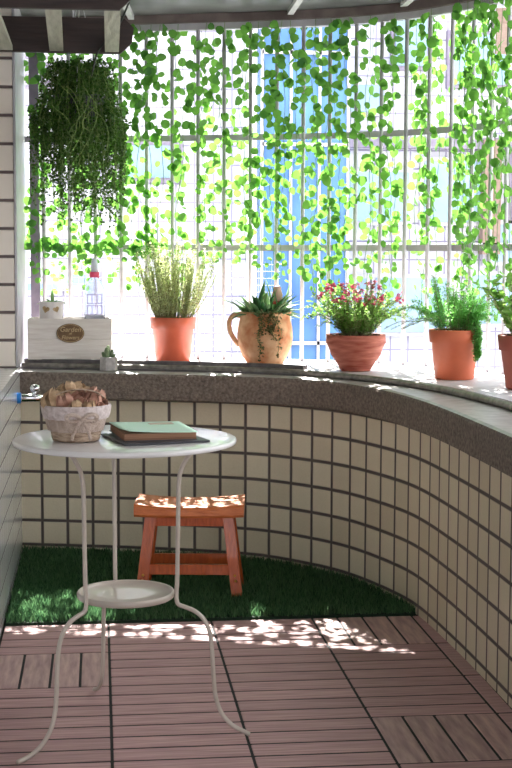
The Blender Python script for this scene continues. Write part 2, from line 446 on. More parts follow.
mb = MB(); mb.box((-1.25, -1.7, .985), (.10, 6.5, 2.0)); struct(mb.build('unseen_wall_outer', M['plaster'], uvf=None))  # unseen walls from here on, added to hold back fill light
mb = MB(); mb.box((1.77, -3.7, .985), (.10, 2.5, 2.0)); mb.box((1.40, -2.47, .985), (.84, .10, 2.0)); struct(mb.build('unseen_wall_right', M['plaster']))
mb = MB(); mb.box((-.95, -4.95, .985), (.6, .10, 2.0)); mb.box((1.4, -4.95, .985), (.7, .10, 2.0)); mb.box((.25, -4.95, 1.90), (1.8, .10, .17)); struct(mb.build('unseen_wall_front', M['plaster']))  # added wall behind the camera; its opening sets the fill light
# floor: deck tiles of four slats each
mb = MB(); mv = MB(); 
g = .0065; T = .30
def slats(x0, x1, y0, y1, vertical, nsl=4):
    if vertical:
        w = (x1 - x0) / nsl
        for i in range(nsl):
            mv.box((x0 + w * (i + .5), (y0 + y1) / 2, -.006), (w - g, y1 - y0 - g, .012), bevel=.0015)
    else:
        w = (y1 - y0) / nsl
        for i in range(nsl):
            mb.box(((x0 + x1) / 2, y0 + w * (i + .5), -.006), (x1 - x0 - g, w - .0105, .012), bevel=.0015)
for cidx in range(4):
    x0 = -.3 + T * cidx
    for r in range(8):
        y1 = -T * r; y0 = y1 - T
        v = (cidx == 0 and r in (1, 5)) or (cidx == 3 and r in (0, 3, 6)) or (cidx == 1 and r == 6) or (cidx == 2 and r == 7)
        slats(x0, x0 + T, y0, y1, v)
for r in range(8):
    slats(.90, .948, -T * (r + 1), -T * r, False, 1)
fl = mb.build('floor', M['deck'])
me = fl.data; me.materials.append(M['deckv'])
nb = len(mb.v)
# join the upright slats into the same floor mesh
mm = MB(); mm.v = mb.v + mv.v; mm.f = mb.f + [tuple(i + nb for i in f) for f in mv.f]; mm.sm = mb.sm + mv.sm
bpy.data.objects.remove(fl)
fl = mm.build('floor', M['deck']); fl.data.materials.append(M['deckv'])
for pi in range(len(mb.f), len(mm.f)): fl.data.polygons[pi].material_index = 1
struct(fl)
mb = MB(); mb.box((.25, -1.9, -.028), (3.1, 6.2, .03)); mb.box((.323, -1.2, -.0075), (1.242, 2.398, .0110)); o = mb.build('subfloor', M['deckbase']); struct(o)

# ------------------------------------------------------------------ artificial turf
def inside(x, y):
    if x < -.295 or y < .004: return False
    for i in range(NP - 1):
        a, b = wallC[i], wallC[i + 1]
        if a.x <= x <= b.x:
            t = (x - a.x) / max(1e-6, b.x - a.x)
            if y < a.y + (b.y - a.y) * t - .008: return True
    return False
turf = empty('artificial_turf', (.3, .4, 0))
tag(turf, 'dark green artificial grass mat between wooden deck and tiled wall', 'grass')
mb = MB()
pl = [p for p in offset(wallC, -.004) if p.y > 0.002]
top = [(p.x, p.y, .006) for p in pl] + [(pl[-1].x, .002, .006), (-.298, .002, .006)]
bot = [(x, y, -.012) for x, y, z in top]
nn = len(top)
mb.add(top + bot, [tuple(reversed(range(nn))), tuple(range(nn, 2 * nn))] + [(i, (i + 1) % nn, nn + (i + 1) % nn, nn + i) for i in range(nn)], False)
o = mb.build('mat', M['turfbase'], turf); o.location = (-.3, -.4, 0)
mb = MB(); cnt = 0
while cnt < 46000:
    x = R.uniform(-.295, .93); y = R.uniform(.004, 1.02)
    if not inside(x, y): continue
    cnt += 1
    h = R.uniform(.018, .036); w = R.uniform(.0012, .0022); a = R.uniform(0, 2 * PI); l = R.uniform(0, .018); la = R.uniform(0, 2 * PI)
    dx, dy = math.cos(a) * w, math.sin(a) * w; lx, ly = math.cos(la) * l, math.sin(la) * l
    if y + ly < .002: ly = 0
    b = len(mb.v)
    mb.v += [(x - dx, y - dy, .004), (x + dx, y + dy, .004), (x + dx * .8 + lx * .4, y + dy * .8 + ly * .4, h * .6), (x - dx * .8 + lx * .4, y - dy * .8 + ly * .4, h * .6), (x + lx, y + ly, h)]
    mb.f += [(b, b + 1, b + 2, b + 3), (b + 3, b + 2, b + 4)]; mb.sm += [True, True]
o = mb.build('blades', M['turf'], turf); o.location = (-.3, -.4, 0); o['kind'] = 'stuff'

# ------------------------------------------------------------------ window cage
win = empty('window_1', (.5, 1.2, .68)); struct(win)
def wchild(mbx, name, mat):
    o = mbx.build(name, mat, win); o.location = (-.5, -1.2, -.68); return o
Lw = arclen(winC)[-1]
s0 = .075; bars = []
k = 0
while s0 + k * .1 < Lw - .02:
    p, d = at_len(winC, s0 + k * .1); k += 1
    bars.append(p)
    b = MB(); b.tube([(p.x, p.y, .6805), (p.x, p.y, 1.3), (p.x, p.y, 1.9045)], .0075, 8); wchild(b, 'bar', M['bar'])
for z in (1.51, 1.10):
    b = MB(); b.slab(offset(winC, .0085), offset(winC, .0145), z - .011, z + .011); wchild(b, 'cross_rail', M['bar'])
b = MB(); p = winC[0]; b.box((-.262, 1.415, 1.29), (.035, .03, 1.215)); wchild(b, 'frame_post', M['frame'])
b = MB()
mc = offset(winC, .03); Lm = arclen(mc)[-1]; s = .02
while s < 1.0:
    p, d = at_len(mc, s); b.tube([(p.x, p.y, .681), (p.x, p.y, 1.05)], .0005, 4, cap=False); s += .026
half = [q for q in mc if q.x < .66]
z = .70
while z < 1.05:
    b.tube([(q.x, q.y, z) for q in half], .0005, 4, cap=False); z += .026
wchild(b, 'wire_mesh', M['wire'])

# ------------------------------------------------------------------ leaves
def leaf_round(mb, pos, size, rot, fold=.25):
    """round, slightly pointed leaf; base at pos, grows along local +y"""
    w = size * .5; L = size
    pts = [(0, 0, 0), (-w * .75, L * .08, fold * w * .8), (-w, L * .42, fold * w), (-w * .66, L * .78, fold * w * .6), (0, L, -.05 * L),
           (w * .66, L * .78, fold * w * .6), (w, L * .42, fold * w), (w * .75, L * .08, fold * w * .8), (0, L * .45, 0)]
    fs = [(0, 8, 2, 1), (8, 4, 3, 2), (0, 7, 6, 8), (8, 6, 5, 4)]
    T = Matrix.Translation(pos) @ rot
    mb.add(pts, fs, True, T)
def leaf_small(mb, pos, L, w, rot, bend=.1):
    pts = [(0, 0, 0), (-w, L * .5, bend * L * .5), (0, L, -bend * L), (w, L * .5, bend * L * .5)]
    mb.add(pts, [(0, 3, 2, 1)], True, Matrix.Translation(pos) @ rot)
def rotm(az, tilt, roll=0):
    return Matrix.Rotation(az, 4, 'Z') @ Matrix.Rotation(tilt, 4, 'X') @ Matrix.Rotation(roll, 4, 'Y')

# ------------------------------------------------------------------ ivy garlands
gar_n = 0
def garland(s, off, ztop, zbot, dens, lab, rr, size=(.025, .040)):
    p, d = at_len(winC, s); nrm = Vector((-d.y, d.x))
    base = p + nrm * off
    root = empty('ivy_garland', (base.x, base.y, zbot)); tag(root, lab, 'garland', 'leaf garlands hanging over the window bars')
    h = ztop - zbot
    pts = []; ph = rr.uniform(0, 6); nseg = 30
    for i in range(nseg + 1):
        z = h * i / nseg
        a = .010 * math.sin(ph + z * 9) + .006 * math.sin(ph * 2 + z * 21)
        pts.append(Vector((d.x * a, d.y * a, z)))
    v = MB(); v.tube(pts, .0012, 5); v.build('vine', M['stem'], root)
    lm = MB(); z = .0
    while z < h - .01:
        i = min(nseg - 1, int(z / h * nseg)); q = pts[i].lerp(pts[i + 1], z / h * nseg - i)
        if rr.random() < .92:
            for c in range(rr.choice((1, 1, 2, 2))):
                side = rr.choice((-1, 1)); st = rr.uniform(.002, .024)
                depth = rr.uniform(-.022, .004)
                pos = q + Vector((d.x, d.y, 0)) * side * st + Vector((nrm.x, nrm.y, 0)) * depth + Vector((0, 0, rr.uniform(-.012, .012)))
                # leaf faces roughly the window normal, hanging
                az = math.atan2(d.y, d.x) + rr.gauss(0, .55)
                R_ = Matrix.Rotation(az, 4, 'Z') @ Matrix.Rotation(PI / 2 + rr.gauss(.15, .4), 4, 'X') @ Matrix.Rotation(PI + side * rr.uniform(-.2, 1.3), 4, 'Z')
                sz = rr.uniform(*size)
                if z < .15: sz *= .75
                leaf_round(lm, pos, sz, R_, rr.uniform(.1, .45))
        z += dens * rr.uniform(.6, 1.4)
    lm.build('leaves', M['ivy'], root)
    return root
rg = random.Random(21)
from_left = ['first', 'second', 'third', 'fourth', 'fifth', 'sixth', 'seventh', 'eighth', 'ninth', 'tenth', 'eleventh', 'twelfth', 'thirteenth', 'fourteenth', 'fifteenth',
             'sixteenth', 'seventeenth', 'eighteenth', 'nineteenth', 'twentieth', 'twenty-first', 'twenty-second', 'twenty-third', 'twenty-fourth', 'twenty-fifth', 'twenty-sixth', 'twenty-seventh', 'twenty-eighth', 'twenty-ninth', 'thirtieth',
             'thirty-first', 'thirty-second', 'thirty-third', 'thirty-fourth', 'thirty-fifth', 'thirty-sixth', 'thirty-seventh', 'thirty-eighth', 'thirty-ninth', 'fortieth'] + ['forty-' + w for w in ('first', 'second', 'third', 'fourth', 'fifth', 'sixth', 'seventh', 'eighth', 'ninth')] + ['fiftieth'] + ['fifty-' + w for w in ('first', 'second', 'third', 'fourth', 'fifth', 'sixth', 'seventh', 'eighth', 'ninth')] + ['sixtieth'] + ['sixty-' + w for w in ('first', 'second', 'third', 'fourth', 'fifth')]
ss = []; s = .03
while s < 2.16: ss.append(s); s += rg.uniform(.036, .050)
def place_word(s):
    if s < .30: return 'hanging beside the hanging basket plant'
    if s < .62: return 'hanging above the silvery herb pot'
    if s < .98: return 'hanging above the handled clay jug'
    if s < 1.36: return 'hanging above the pink flower bowl'
    return 'hanging above the feathery fern pot'
for i, s in enumerate(ss):
    zb = .99 + rg.uniform(-.14, .12)
    if s < .2: zb = .92 + rg.uniform(0, .1)
    front = rg.random() < .62
    lab = 'green leaf garland %s, %s strand from the left' % (place_word(s), from_left[i])
    garland(s, -.034 + rg.uniform(-.008, .006) if front else .075 + rg.uniform(-.01, .015), 1.925 if front else 1.958, zb, .0250 if front else .0275, lab, rg)
# a garland trained along the lower cross rail at the left
root = empty('ivy_garland', (-.2, 1.33, 1.10)); tag(root, 'leaf garland wound sideways along the lower window rail at left', 'garland', 'leaf garlands hanging over the window bars')
lm = MB(); v = MB(); inn = offset(winC, -.02)
pts = []
for k in range(22):
    p, d = at_len(inn, .03 + k * .024); pts.append(Vector((p.x + .2, p.y - 1.33, .008 * math.sin(k * 1.3))))
v.tube(pts, .0012, 5); v.build('vine', M['stem'], root)
for q in pts:
    for c in range(2):
        R_ = Matrix.Rotation(rg.gauss(-.2, .5), 4, 'Z') @ Matrix.Rotation(PI / 2 + rg.gauss(.1, .4), 4, 'X') @ Matrix.Rotation(rg.uniform(0, 6.28), 4, 'Z')
        leaf_round(lm, q + Vector((rg.uniform(-.01, .01), -.006, rg.uniform(-.012, .012))), rg.uniform(.03, .045), R_)
lm.build('leaves', M['ivy'], root)

# ------------------------------------------------------------------ hanging plant
hp = empty('hanging_plant', (-.08, .86, 1.36))
tag(hp, 'dense dark green trailing plant hanging from the ceiling at upper left', 'plant')
v = MB(); v.lathe([(.055, .14), (.075, .18), (.09, .24), (.094, .25), (.086, .25), (.078, .235)], 28, cap1=True); v.build('pot', M['slate'], hp)
v = MB()
for k in range(3):
    a = k * 2.094 + .4
    v.tube([(.088 * math.cos(a), .088 * math.sin(a), .248), (.004 * math.cos(a), .004 * math.sin(a), .58), (0.003 * math.cos(a), 0.003 * math.sin(a), .6015)], .0014, 5)
v.build('hanger', M['wire'], hp)
v = MB(); lm = MB(); rh = random.Random(5)
for k in range(300):
    a = rh.uniform(0, 2 * PI); r0 = rh.uniform(0, .07)
    out = rh.uniform(.06, .17); L = rh.uniform(.12, .46) * (1 if rh.random() < .75 else .55); up = rh.uniform(.02, .13)
    pts = []; n = 16
    curl = rh.uniform(-1, 1)
    for i in range(n + 1):
        t = i / n
        rr = r0 + (out - r0) * min(1, t * 1.9) ** .8
        zz = .245 + up * math.sin(min(1, t * 2.2) * PI / 2 * 2) * (1 if t < .45 else 1) - L * max(0, t - .22) ** 1.15 * 1.25
        if t > .45: zz = min(zz, pts[-1].z)
        aa = a + curl * t * .5
        pts.append(Vector((rr * math.cos(aa) + rh.gauss(0, .004), rr * math.sin(aa) + rh.gauss(0, .004), zz)))
    v.tube(pts, .0008, 4, cap=False)
    for i in range(1, n):
        for c in range(5):
            q = pts[i].lerp(pts[i + 1], rh.random())
            R_ = rotm(rh.uniform(0, 6.28), rh.uniform(-1.2, 1.0), rh.uniform(-1, 1))
            s_ = rh.uniform(.007, .014)
            leaf_small(lm, q + Vector((rh.gauss(0, .004), rh.gauss(0, .004), rh.gauss(0, .004))), s_, s_ * .42, R_)
v.build('stems', M['hangstem'], hp); lm.build('leaves', M['hang'], hp)
v = MB()
for k in range(7):
    a0 = rh.uniform(0, 6); pts = []
    for i in range(13):
        t = i / 12; pts.append((rh.uniform(-.004, .004) - .06 + .02 * k + .035 * math.sin(t * 5 + a0), -.17 - .012 * math.sin(t * 3), .24 - t * .2 + .03 * math.cos(t * 4 + a0)))
    v.tube(pts, .0012, 5)
v.build('tendrils', M['hangstem'], hp)

# ------------------------------------------------------------------ hanging slatted shelf
sh = empty('hanging_shelf', (-.2, .3, 1.74)); tag(sh, 'dark slatted wooden shelf hanging overhead at the upper left corner', 'shelf')
def shelf_part(mbx, name, mat): return mbx.build(name, mat, sh)
for (yy, x1, h) in ((.455, .300, .115), (-.375, .285, .10)):
    b = MB(); t = .02
    prof = [(-.62, 0), (x1 - .045, 0), (x1 - .006, .036), (x1, .085), (x1 - .03, h), (-.62, h)]
    nq = len(prof)
    vs = [(x, yy - t / 2, z) for x, z in prof] + [(x, yy + t / 2, z) for x, z in prof]
    b.add(vs, [tuple(range(nq)), tuple(reversed(range(nq, 2 * nq)))] + [(i + nq, (i + 1) % nq + nq, (i + 1) % nq, i) for i in range(nq)], False)
    shelf_part(b, 'rail', M['darkwood'])
for (xa, xb, w) in ((-.46, -.455, .045), (-.292, -.288, .045), (-.118, -.122, .045), (.058, .044, .045), (.221, .227, .046)):
    b = MB(); a_ = Vector((xa, -.364, .012)); c_ = Vector((xb, .444, .012)); m_ = (a_ + c_) / 2; d_ = c_ - a_
    b.box(m_, (w, d_.length, .016), rz=math.atan2(d_.y, d_.x) - PI / 2)
    shelf_part(b, 'slat', M['slat'])
for (x, yy) in ((-.45, .455), (.10, .455), (-.45, -.375), (.05, -.375)):
    b = MB(); b.tube([(x, yy, .095), (x, yy, .2215)], .003, 6); shelf_part(b, 'hanger_rod', M['wire'])
b = MB(); b.tube(catmull([Vector((.30, .43, .205)), Vector((.25, .425, .09)), Vector((.185, .43, .01)), Vector((.165, .44, -.05)), Vector((.16, .45, -.075))], 8), .0035, 6)
o = b.build('cable', M['cable']); o.location = (-.2, .3, 1.74); tag(o, 'thin dark cable dangling off the end of the overhead shelf', 'cable')

# ------------------------------------------------------------------ pots
def pot_obj(parent, r_top, r_bot, h, lip, mat, name='pot'):
    v = MB()
    rl = r_top - .006
    rm = r_bot + (rl - r_bot) * (h - lip) / h
    v.lathe([(r_bot - .004, 0), (r_bot, .003), (rm, h - lip - .002), (rm + .0065, h - lip), (r_top - .001, h - .003), (r_top - .003, h), (r_top - .007, h), (r_top - .010, h - .006), (r_top - .013, h - .02)], 56, cap1=False)
    return v.build(name, mat, parent), r_top - .012
def soil_obj(parent, r, z, rs):
    v = MB(); v.lathe([(r, z - .01), (r * .98, z), (r * .6, z + .006), (r * .2, z + .010)], 24, wob=lambda a, k: .0)
    for i in range(60):
        a = rs.uniform(0, 6.28); q = r * .92 * math.sqrt(rs.random()); s_ = rs.uniform(.003, .008)
        v.add([(s_, 0, 0), (-s_, 0, 0), (0, s_, 0), (0, -s_, 0), (0, 0, s_), (0, 0, -s_)], [(0, 2, 4), (2, 1, 4), (1, 3, 4), (3, 0, 4), (2, 0, 5), (1, 2, 5), (3, 1, 5), (0, 3, 5)], False,
              Matrix.Translation((q * math.cos(a), q * math.sin(a), z + .005)) @ rotm(rs.uniform(0, 3), rs.uniform(0, 3)))
    return v.build('soil', M['soil'], parent)
ZL = .6805
# 1 silvery herb
p1 = empty('potted_herb', (.251, 1.158, ZL)); tag(p1, 'tall wispy silver-green herb in an orange terracotta pot by the window', 'potted plant')
pot_obj(p1, .086, .064, .163, .042, M['terra']); rs = random.Random(2); soil_obj(p1, .073, .150, rs)
v = MB(); lm = MB()
for k in range(170):
    a = rs.uniform(0, 6.28); q = .066 * math.sqrt(rs.random()); L = rs.uniform(.16, .31); lean = rs.uniform(.02, .56) * (q / .062) + rs.uniform(0, .16)
    pts = []
    for i in range(10):
        t = i / 9; pts.append(Vector(((q + L * lean * t * (1.0 - .25 * t)) * math.cos(a) + rs.gauss(0, .002), (q + L * lean * t) * math.sin(a) * .9 + rs.gauss(0, .002), .15 + L * t * (1 - lean * .25))))
    v.tube(pts, [.0013] * 5 + [.0008] * 5, 4, cap=False)
    for i in range(2, 10):
        for c in range(11):
            s_ = rs.uniform(.007, .013)
            qq = pts[i - 1].lerp(pts[i], rs.random())
            leaf_small(lm, qq, s_, s_ * .32, rotm(rs.uniform(0, 6.28), rs.uniform(.1, 1.2)))
v.build('stems', M['herbstem'], p1); lm.build('leaves', M['herb'], p1)

# 2 handled clay jug with succulents
p2 = empty('potted_succulent', (.569, .943, ZL)); tag(p2, 'rounded tan clay jug with one handle, succulents spilling down its front', 'potted plant')
v = MB(); v.lathe([(.058, 0), (.064, .004), (.081, .032), (.095, .068), (.100, .10), (.097, .135), (.091, .162), (.088, .177), (.093, .185), (.094, .190), (.088, .191), (.082, .182), (.083, .165)], 56, cap1=False)
v.build('jug', M['clay'], p2)
v = MB(); v.tube(catmull([Vector((-.088, 0, .175)), Vector((-.112, 0, .178)), Vector((-.128, 0, .155)), Vector((-.125, 0, .12)), Vector((-.105, 0, .085)), Vector((-.093, 0, .07))], 8), .0085, 10)
o = v.build('handle', M['clay'], p2); o.rotation_euler = (0, 0, rad(-4))
rs = random.Random(3); soil_obj(p2, .083, .168, rs)
lm = MB()
def blade(mb, pos, L, w, az, tilt, curve=.3, n=5, thick=.0025):
    vs = []; fs = []
    for i in range(n + 1):
        t = i / n; ww = w * math.sin(PI * (.18 + .82 * t)) if t < 1 else 0.0003
        y = L * t; z = -curve * L * t * t
        vs += [(-ww, y, z + ww * .3), (0, y, z), (ww, y, z + ww * .3), (0, y, z - thick * (1 - t * .8))]
    for i in range(n):
        a, b = i * 4, i * 4 + 4
        for k in range(4):
            l = (k + 1) % 4; fs.append((a + k, a + l, b + l, b + k))
    mb.add(vs, fs, True, Matrix.Translation(pos) @ rotm(az, tilt))
for k in range(70):
    a = rs.uniform(0, 6.28); q = rs.uniform(.0, .075)
    blade(lm, (q * math.cos(a), q * math.sin(a), .172), rs.uniform(.06, .13), rs.uniform(.009, .017), a - PI / 2, rs.uniform(.3, 1.2), rs.uniform(.1, .5))
for k in range(5):
    blade(lm, (-.02 + .022 * k, rs.uniform(-.03, .03), .172), rs.uniform(.11, .15), .012, rs.uniform(0, 6.28), rs.uniform(1.2, 1.5), .1)
for sgn in (-1, 1):
    for k in range(6):
        blade(lm, (sgn * .06, rs.uniform(-.06, .05), .180), rs.uniform(.05, .08), .013, (PI / 2 if sgn < 0 else -PI / 2) + rs.uniform(-.6, .6), rs.uniform(.0, .6), .3)
lm.build('succulent_leaves', M['succ'], p2)
lm = MB(); v = MB()
for k in range(9):
    x0 = rs.uniform(-.03, .035); L = rs.uniform(.06, .16)
    pts = [Vector((x0, -.06, .185)), Vector((x0 * 1.1, -.095, .192))]
    for i in range(9):
        t = (i + 1) / 9; z = .190 - L * t
        rj = .104 if z > .07 else .10
        xx = x0 * 1.1 + rs.gauss(0, .004) + .006 * math.sin(i + k); pts.append(Vector((xx, -math.sqrt(max(0, rj * rj - xx * xx)) - .002, z)))
    v.tube(pts, .001, 4)
    for q in pts[1:]:
        for c in range(5):
            s_ = rs.uniform(.007, .014)
            leaf_small(lm, q + Vector((rs.gauss(0, .004), -.004, rs.gauss(0, .006))), s_, s_ * .4, rotm(rs.uniform(2, 4.3), rs.uniform(-.9, .4)))
v.build('trailing_stems', M['hangstem'], p2); lm.build('trailing_leaves', M['dull'], p2)
o = None
mk = empty('plant_marker', (.615, .965, ZL + .165)); tag(mk, 'small dusty pink plant marker with red stripe standing in the clay jug', 'ornament')
v = MB(); v.lathe([(.010, .055), (.017, .062), (.020, .085), (.014, .105), (.015, .112), (.005, .118)], 20); v.build('figure', M['dustypink'], mk)
v = MB(); v.lathe([(.0175, .052), (.0185, .055), (.0185, .060), (.0175, .063)], 20); v.build('stripe', M['red'], mk)
v = MB(); v.tube([(0, 0, -.002), (0, 0, .053)], .002, 6); v.build('stick', M['wicker'], mk)

# 3 clay bowl with pink flowers
p3 = empty('potted_flowers', (.848, .668, ZL)); tag(p3, 'wide ridged red clay bowl with a spreading pink flowered plant', 'potted plant')
v = MB(); v.lathe([(.048, 0), (.052, .003), (.060, .018), (.072, .035), (.084, .055), (.092, .075), (.097, .090), (.099, .092), (.1015, .096), (.102, .118), (.100, .124), (.096, .124), (.092, .112)], 56, cap1=False,
            wob=lambda a, k: .0012 * math.sin(k * 40)); v.build('bowl', M['bowlclay'], p3)
rs = random.Random(4); soil_obj(p3, .093, .114, rs)
v = MB(); lm = MB(); tips = []
for k in range(190):
    a = rs.uniform(0, 6.28); q = .05 * math.sqrt(rs.random()); lean = rs.uniform(.0, 1.3); L = rs.uniform(.10, .20) * (1 + .12 * lean)
    pts = []
    for i in range(9):
        t = i / 8; pts.append(Vector(((q + L * math.sin(lean) * t * .85) * math.cos(a), (q + L * math.sin(lean) * t * .85) * math.sin(a) * .8, .116 + L * math.cos(lean * t) * t * .92)) + Vector((rs.gauss(0, .002), rs.gauss(0, .002), 0)))
    v.tube(pts, .0009, 4, cap=False); tips.append(pts[-1])
    for i in range(2, 9):
        for c in range(6):
            s_ = rs.uniform(.008, .016)
            leaf_small(lm, pts[i - 1].lerp(pts[i], rs.random()), s_, s_ * .33, rotm(rs.uniform(0, 6.28), rs.uniform(-.3, 1.0)))
v.build('stems', M['herbstem'], p3); lm.build('leaves', M['shrub'], p3)
def flower_mb(rs):
    f = MB()
    for k in range(7):
        c = Vector((rs.gauss(0, .006), rs.gauss(0, .006), rs.gauss(.002, .004)))
        for j in range(5):
            leaf_small(f, c, .0068, .003, rotm(j * 1.257 + k, rs.uniform(.1, .7)), .15)
    return f
fp = [flower_mb(rs) for _ in range(3)]; fobj = []
front = sorted(tips, key=lambda q: -q.z + .25 * q.y)[:78]
rs.shuffle(front)
for k, q in enumerate(front[:40]):
    if k < 3: o = fp[k].build('flower', M['pink'], p3)
    else: o = fobj[k % 3].copy(); C.objects.link(o); o.parent = p3
    if k < 3: fobj.append(o)
    o.location = q; s_ = rs.uniform(.8, 1.25); o.scale = (s_, s_, s_); o.rotation_euler = (rs.uniform(.2, 1.2), rs.uniform(-.5, .5), rs.uniform(0, 6))
fobj[0]['label'] = 'pink blossom cluster'

# 4 feathery fern
p4 = empty('potted_fern', (1.105, .328, ZL)); tag(p4, 'feathery bright green fern in a bright orange terracotta pot', 'potted plant')
pot_obj(p4, .0845, .062, .158, .040, M['terra2']); rs = random.Random(6); soil_obj(p4, .072, .148, rs)
v = MB(); lm = MB()
def frond(pts, wid, v, lm, rs, dens=10, ls=(.006, .011)):
    v.tube(pts, .0008, 4, cap=False)
    n = len(pts)
    for i in range(2, n):
        t = i / (n - 1); ww = wid * (1 - .75 * t) * min(1, t * 3)
        d = (pts[i] - pts[i - 1]).normalized(); sd = d.cross(Vector((0, 0, 1)))
        sd = sd.normalized() if sd.length > .01 else Vector((1, 0, 0))
        for c in range(dens):
            q = pts[i - 1].lerp(pts[i], rs.random()) + sd * rs.uniform(-ww, ww) + Vector((0, 0, rs.gauss(0, ww * .4)))
            s_ = rs.uniform(*ls); leaf_small(lm, q, s_, s_ * .2, rotm(rs.uniform(0, 6.28), rs.uniform(-.4, 1.2)))
for k in range(80):
    a = rs.uniform(0, 6.28); q = .055 * math.sqrt(rs.random()); L = rs.uniform(.09, .19); lean = rs.uniform(.1, 1.1)
    pts = [Vector(((q + L * math.sin(lean) * t) * math.cos(a), (q + L * math.sin(lean) * t) * math.sin(a) * .8, .15 + L * math.cos(lean * t * 1.2) * t)) for t in [i / 9 for i in range(10)]]
    frond(pts, .030, v, lm, rs, 18, (.008, .013))
for k in range(9):      # fronds spilling down over the right rim
    x0 = rs.uniform(.036, .058)
    pts = [Vector((x0 * .6, -.04, .16)), Vector((x0 * .8, -.055, .20)), Vector((x0, -.07, .20)), Vector((x0 + .005, -.078, .17))]
    for i in range(6):
        pts.append(Vector((x0 + .008 + rs.gauss(0, .002), -.080 + rs.gauss(0, .002), .165 - .017 * (i + 1) * rs.uniform(.8, 1.1))))
    frond(pts, .013, v, lm, rs, 26, (.009, .015))
v.build('stems', M['herbstem'], p4); lm.build('fronds', M['fern'], p4)
v = MB(); lm = MB()
for k in range(5):
    a = PI + rs.uniform(-.4, .35); L = rs.uniform(.16, .25)
    pts = [Vector((.02 + L * t * math.cos(a), L * t * math.sin(a), .15 + .16 * t * (1 - t * .95) * rs.uniform(.8, 1.1))) for t in [i / 9 for i in range(10)]]
    frond(pts, .012, v, lm, rs, 10, (.006, .010))
v.build('pale_stems', M['herbstem'], p4); lm.build('pale_fronds', M['palefern'], p4)

# 5 round leafed plant at the right edge
p5 = empty('potted_shrub', (1.232, -.03, ZL)); tag(p5, 'brick red pot of round leafed shrub cut off by the right edge', 'potted plant')
pot_obj(p5, .090, .062, .160, .045, M['terra3']); rs = random.Random(8); soil_obj(p5, .077, .150, rs)
v = MB(); lm = MB()
for k in range(44):
    a = rs.uniform(0, 6.28); q = .05 * math.sqrt(rs.random()); L = rs.uniform(.09, .22); lean = rs.uniform(0, .8)
    pts = [Vector(((q + L * math.sin(lean) * t) * math.cos(a), (q + L * math.sin(lean) * t) * math.sin(a), .15 + L * math.cos(lean) * t)) for t in [i / 7 for i in range(8)]]
    v.tube(pts, .0016, 5, cap=False)
    for i in range(2, 8):
        for c in range(3):
            leaf_round(lm, pts[i], rs.uniform(.018, .030), rotm(rs.uniform(0, 6.28), rs.uniform(-.3, 1.1)), .3)
v.build('stems', M['herbstem'], p5); lm.build('leaves', M['shrub'], p5)

# small cactus in hexagonal pot
pc = empty('potted_cactus', (.012, .955, .6615)); tag(pc, 'tiny grey hexagonal pot of cactus on the concrete sill', 'potted plant')
v = MB(); v.lathe([(.030, 0), (.0325, .002), (.031, .048), (.026, .049), (.025, .042)], 6, M=Matrix.Rotation(rad(10), 4, 'Z'), smooth=False); v.build('pot', M['graypot'], pc)
v = MB(); rs = random.Random(9)
for (x, y, r, h, t) in ((-.006, -.002, .0085, .042, 0), (.008, .002, .006, .034, .15), (.0, .010, .006, .048, -.05), (-.014, .006, .005, .026, -.3), (.014, -.008, .0045, .02, .4)):
    v.lathe([(r * .8, 0), (r, h * .3), (r, h * .7), (r * .7, h * .92), (r * .2, h)], 12, M=Matrix.Translation((x, y, .042)) @ Matrix.Rotation(t, 4, 'Y'), wob=lambda a, k: .0008 * math.cos(a * 6))
v.build('cactus', M['cactus'], pc)

# ------------------------------------------------------------------ white crate with plaque and its contents
cr = empty('wooden_crate', (-.125, 1.165, ZL), rad(-2)); tag(cr, 'whitewashed wooden planter crate with an oval bronze plaque', 'crate')
W, D, H0, Hc = .302, .15, .012, .150
v = MB()
for k in range(2):
    v.box((0, -D / 2, H0 + .037 + k * .074), (W, .010, .0735), bevel=.0012)
v.build('front_panel', M['whitewood'], cr)
for (nm, c, d) in (('back_panel', (0, D / 2, H0 + .074), (W, .010, .148)), ('side_panel', (-W / 2 + .006, 0, H0 + .074), (.011, D - .011, .148)), ('side_panel', (W / 2 - .006, 0, H0 + .074), (.011, D - .011, .148)), ('bottom_panel', (0, 0, H0 + .006), (W - .024, D - .011, .012))):
    v = MB(); v.box(c, d, bevel=.001); v.build(nm, M['whitewood'], cr)
for sx in (-1, 1):
    v = MB(); v.box((sx * .11, 0, H0 / 2), (.03, D - .02, H0)); v.build('foot', M['dark_rail'], cr)
pq = None
v = MB()
nE = 48; vs = []
for (sx, yy) in ((1.0, 0), (1.0, -.004), (.97, -.0065)):
    for i in range(nE):
        a = 2 * PI * i / nE; vs.append((.050 * sx * math.cos(a), yy, .0345 * sx * math.sin(a)))
fs = [(k * nE + i, k * nE + (i + 1) % nE, (k + 1) * nE + (i + 1) % nE, (k + 1) * nE + i) for k in range(2) for i in range(nE)] + [tuple(range(2 * nE, 3 * nE))]
v.add(vs, fs, False); pq = v.build('plaque', M['plaque'], cr); pq.location = (.003, -D / 2 - .0052, .108)
def text_mesh(body, size, name, mat, parent, loc, shear=.2):
    cu = bpy.data.curves.new(name, 'FONT'); cu.body = body; cu.size = size; cu.align_x = 'CENTER'; cu.align_y = 'CENTER'; cu.extrude = .0006; cu.shear = shear
    to = bpy.data.objects.new(name, cu); C.objects.link(to)
    dg = bpy.context.evaluated_depsgraph_get(); dg.update()
    me = bpy.data.meshes.new_from_object(to.evaluated_get(dg))
    bpy.data.objects.remove(to)
    me.materials.clear(); me.materials.append(mat)
    o = bpy.data.objects.new(name, me); C.objects.link(o); o.parent = parent; o.location = loc; o.rotation_euler = (PI / 2, 0, 0)
    return o
text_mesh('Garden', .025, 'lettering', M['letter'], pq, (0, -.0071, .013))
